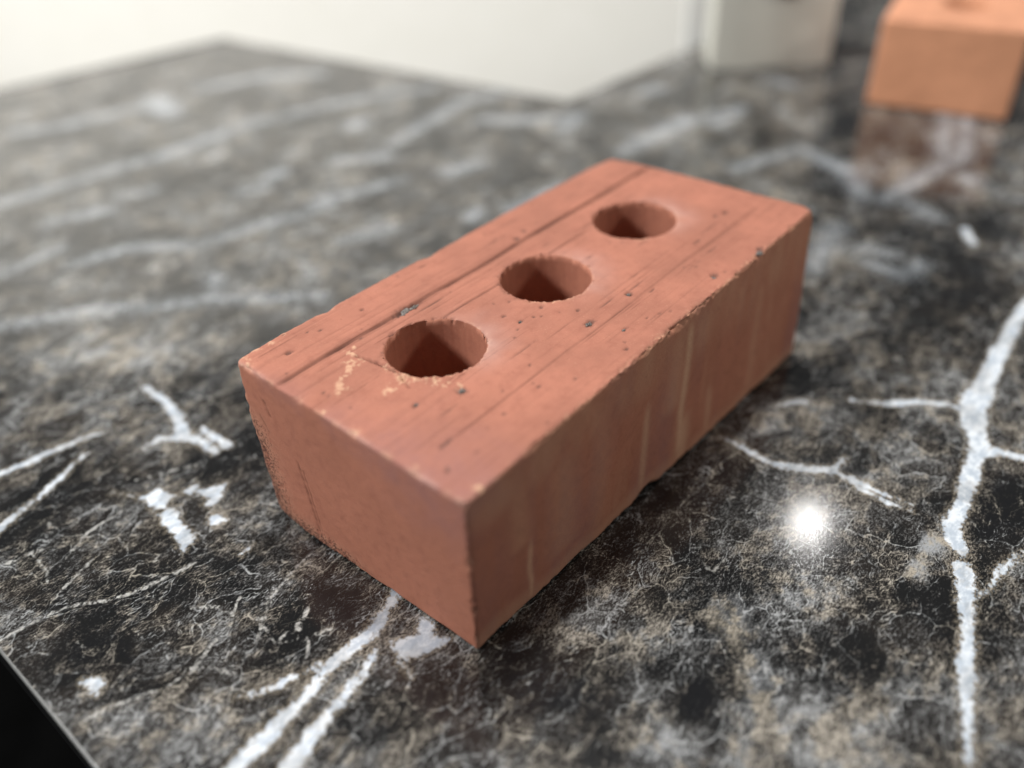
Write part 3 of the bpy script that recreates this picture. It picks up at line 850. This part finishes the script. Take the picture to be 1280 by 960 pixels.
    for (cx, cy, cz, rx, ry, rz, dep) in ((108, 0, 69, 5.0, 1.6, 2.2, 1.5), (121, 0, 69, 3.0, 1.3, 1.6, 1.2), (88, 0, 69, 2.2, 1.2, 1.4, .9), (168, 0, 69, 3.4, 1.4, 1.8, 1.3), (196, 0, 69, 2.4, 1.2, 1.5, 1.0), (30, 0, 69, 1.8, 1.0, 1.3, .7),
                                          (0, 46, 69, 1.4, 2.2, 1.4, .8), (0, 72, 69, 1.2, 1.8, 1.2, .7), (0, 98, 69, 1.6, 2.6, 1.6, .9), (0, 18, 69, 1.2, 1.6, 1.2, .7), (0, 0, 69, 2.2, 2.2, 2.4, 1.2), (0, 0, 44, 1.4, 1.4, 3.4, .8), (0, 0, 20, 1.2, 1.2, 2.2, .6), (215, 0, 69, 3, 2.5, 3, 1.6), (40, 105, 69, 3.4, 1.4, 1.4, .9), (92, 105, 69, 4.2, 1.4, 1.4, 1.0)):
        k = np.exp(-(((x - cx) / rx) ** 2 + ((y - cy) / ry) ** 2 + ((z - cz) / rz) ** 2) * np.exp(0.8 * vnoise(x / 1.5, y / 1.5, z / 1.5, 301))) * solid
        d -= 0.001 * dep * k
        A['pale'] = np.maximum(A['pale'], 0.5 * k * np.clip(0.5 + vnoise(x / 1.0, y / 1.0, z / 1.0, 302), 0, 1))
    low = np.exp(-((y / 1.6) ** 2 + (z / 1.8) ** 2)) * solid
    d -= 0.0003 * low * np.clip(vnoise(x / 3.0, 0, 0, 85) + vnoise(x / 1.1, 0, 0, 86) * 0.5, 0, 1)
    d -= 0.0035 * np.exp(-(((x - 96) / 4) ** 2 + (z / 2.2) ** 2 + (y / 2.5) ** 2)) * solid
    A['pale'] = np.maximum(A['pale'], 0.4 * low)
    fr = np.exp(-((x / 1.3) ** 2 + ((z - 69) / 1.3) ** 2)) * solid
    A['bloom'] = np.maximum(A['bloom'], 0.4 * fr * np.clip(0.4 + vnoise(y / 7, 2, 0, 187), 0, 1))
    A['pale'] = np.maximum(A['pale'], 0.5 * fr * np.clip(vnoise(y / 2.5, 5, 0, 87), 0, 1))
    fl = np.exp(-((x / 26) ** 2 + ((y - 14) / 30) ** 2 + ((z - 69) / 22) ** 2)) * solid
    fl = fl + 0.6 * np.exp(-((x / 9) ** 2 + ((z - 69) / 7) ** 2)) * solid * np.clip(0.6 + vnoise(y / 11, 3, 0, 188), 0, 1)
    for (hx, hy) in ((48, 57.6), (106, 56.8), (165, 57)):
        fl = fl + 0.45 * np.exp(-(((x - hx - 8) / 22) ** 2 + ((y - hy + 5) / 17) ** 2)) * top
    A['flash'] = np.clip(fl * (0.8 + 0.4 * vnoise(x / 6, y / 6, z / 6, 189)), 0, 0.85)
    # end face (x = 0): torn, pitted strip along its far and lower arrises, two scratches
    end = solid & (n[:, 0] < -0.5)
    zone = np.maximum(sstep(86, 103, y + 0.12 * (30 - z)) * (1 - sstep(38, 58, z)), (1 - sstep(1, 8 + 0.1 * np.clip(y - 40, 0, 60), z)) * sstep(38, 70, y)) * end
    pit = np.clip(vnoise(y / 1.1, z / 1.0, 0, 88) * 0.8 + vnoise(y / 2.3, z / 2.3, 0, 89) * 0.6 - 0.15, 0, 1)
    d -= 0.0005 * zone * pit
    A['torn'] = zone
    A['pale'] = np.maximum(A['pale'], 0.30 * zone * (1 - sstep(0.0, 0.2, pit)))
    for (ya, za, yb, zb, w) in ((80.2, 38, 76.1, 4.6, 0.45), (78.0, 35, 75.0, 8, 0.35), (92.5, 58, 90.5, 52, .5), (97, 50, 93.5, 43, .4)):
        t = np.clip((za - z) / (za - zb), 0, 1)
        k = np.exp(-((y - ya - (yb - ya) * t) / w) ** 2) * (z < za) * (z > zb) * end * (0.6 + 0.4 * vnoise(0, 0, z / 1.5, 90))
        d -= 0.0005 * k
        A['groove'] = np.maximum(A['groove'], 0.8 * k)
    le = np.exp(-(((y - 105) / 2.2) ** 2 + (x / 2.2) ** 2)) * solid
    d -= 0.0005 * le * np.clip(vnoise(z / 3, 0, 0, 91) + 0.2, 0, 1)
    A['pale'] = np.maximum(A['pale'], 0.45 * le * np.clip(vnoise(z / 2, y, 0, 92) + .3, 0, 1))
    # long side (y = 0): smeared streaks running down the face
    side = solid & (n[:, 1] < -0.5)
    for (sx, z0, z1, w, a) in ((116.5, 4, 69, 2.6, .50), (119, 0, 26, 5.0, .45), (91.5, 2, 48, 2.2, .34), (26.6, 0, 34, 1.3, .42), (110, 30, 69, 7, .22), (44, 10, 60, 8, .16), (137, 0, 30, 2.6, .28), (172, 0, 60, 4, .20), (22, 30, 69, 5, .18), (64, 0, 69, 6, .12)):
        k = np.exp(-((x - sx + 0.6 * vnoise(z / 9, sx, 0, 93)) / w) ** 2) * sstep(z0 - 3, z0 + 4, z) * (1 - sstep(z1 - 10, z1 + 1, z)) * side
        A['pale'] = np.maximum(A['pale'], min(0.9, 1.6 * a) * k)
    wide = np.clip(vnoise(x / 15, z / 90, 0, 305) + 0.35 * vnoise(x / 4, z / 40, 0, 306), -1, 1) * side
    A['pale'] = np.maximum(A['pale'], 0.30 * np.clip(wide, 0, 1) * (0.6 + 0.4 * vnoise(x / 2, z / 9, 0, 307)))
    A['flash'] = np.maximum(A['flash'], 0.75 * np.clip(-wide + 0.15, 0, 1))
    band = side * 0.40 * sstep(50 - 0.10 * x, 60, z + 2.0 * vnoise(x / 9, 0, 0, 94)) * (0.6 + 0.4 * vnoise(x / 5, z / 18, 0, 95))
    A['pale'] = np.maximum(A['pale'], np.clip(band, 0, 1))
    A['pale'] = np.maximum(A['pale'], side * 0.34 * (1 - sstep(3, 11, z + 2 * vnoise(x / 12, 0, 0, 96))))
    d += side * 0.00018 * vnoise(x / 11, z / 60, 0, 97)
    return d

C_TOP = [(-0.0012, -0.0016), (0.2190, 0.0018), (0.2130, 0.1030), (-0.0002, 0.1068)]
C_BOT = [(0.0004, 0.0006), (0.2120, -0.0036), (0.2125, 0.1020), (-0.0026, 0.1040)]
bv, bf, ba = brick_mesh(0.00058, (0.215, 0.105, 0.069), [C_BOT, C_TOP], [(0.048, 0.0576), (0.106, 0.0568), (0.165, 0.057)], 0.0175, 11,
    dict(radius=1.15, surface=main_surface, zsq=0.15,
         corner_round=[(0, 105, 10, 16, 2.6), (215, 105, 60, 14, 3.2), (0, 105, 69, 6, 1.0), (0, 105, 0, 9, 3.0)]))
brick = empty('brick', (0.10, 0.05, 0.0003))
tag(brick, 'red clay brick with three round core holes and drag marks, in sharp focus at centre', 'brick')
bv[:, :2] -= (0.10, 0.05)
mesh_obj('body', bv, bf, M_BRICK, brick, True, ba)
# hard grey cinders showing in the clay
rng = np.random.default_rng(4)
def cinder(lx, ly, lz, rz, loc):
    me_v, me_f = [], []
    R, S = 5, 7
    for i in range(R + 1):
        for j in range(S):
            t, f = math.pi * i / R, 2 * math.pi * j / S
            k = 1 + 0.85 * (rng.random() - 0.55) * (0 < i < R)
            me_v.append((lx * k * math.sin(t) * math.cos(f), ly * k * math.sin(t) * math.sin(f), lz * k * math.cos(t)))
    for i in range(R):
        for j in range(S):
            me_f.append((i * S + j, (i + 1) * S + j, (i + 1) * S + (j + 1) % S, i * S + (j + 1) % S))
    o = mesh_obj('cinder', me_v, me_f, M_SLAG, brick, False)
    o.location = loc
    o.rotation_euler = (0, 0, rz)
for (x, y, a, b) in ((56.6, 82.4, 2.9, 1.2), (61.0, 82.1, 2.2, .9), (35.7, 34.1, 1.2, 1.3), (21.5, 40.4, 1.0, .8), (90.6, 25.0, 1.7, 1.0), (114.5, 24.9, 1.1, .9), (94.6, 13.2, 1.0, .7), (76.7, 44.8, .9, .6),
                     (143.3, 6.6, 1.4, 1.0), (170.6, 2.4, 2.2, 1.1), (7.2, 12.9, .9, .7)):
    cinder(a / 1000, b / 1000, 0.0006, rng.uniform(-.3, .3), (x / 1000 - 0.10, y / 1000 - 0.05, 0.0687))

def plain_surface(x, y, z, n, top, solid, A):
    for (gy, w) in ((20, .5), (33, .3), (62, .6), (74, .3)):
        k = np.exp(-((y - gy) / w) ** 2) * top
        A['groove'] = np.maximum(A['groove'], 0.3 * k)
    A['groove'] = np.maximum(A['groove'], 0.30 * top * np.exp(-(((x - 14) / 8) ** 2 + ((y - 55) / 11) ** 2)))
    return -0.0003 * np.clip(vnoise(x / 4, y / 4, z / 4, 130), 0, 1)

L2, W2, H2 = 0.205, 0.0945, 0.061
ang = math.atan2(0.227, 0.974)
c2 = [(0, 0), (L2, 0), (L2, W2), (0, W2)]
v2, f2, a2 = brick_mesh(0.0013, (L2, W2, H2), [c2, c2], [(0.058, 0.046), (0.108, 0.046), (0.158, 0.046)], 0.016, 40,
                        dict(radius=1.8, surface=plain_surface))
brick2 = empty('brick', (0.5570, 0.0071, 0.0003), ang)
tag(brick2, 'lighter orange clay brick, out of focus at the far right', 'brick')
mesh_obj('body', v2, f2, M_BRICK_ORANGE, brick2, True, a2)
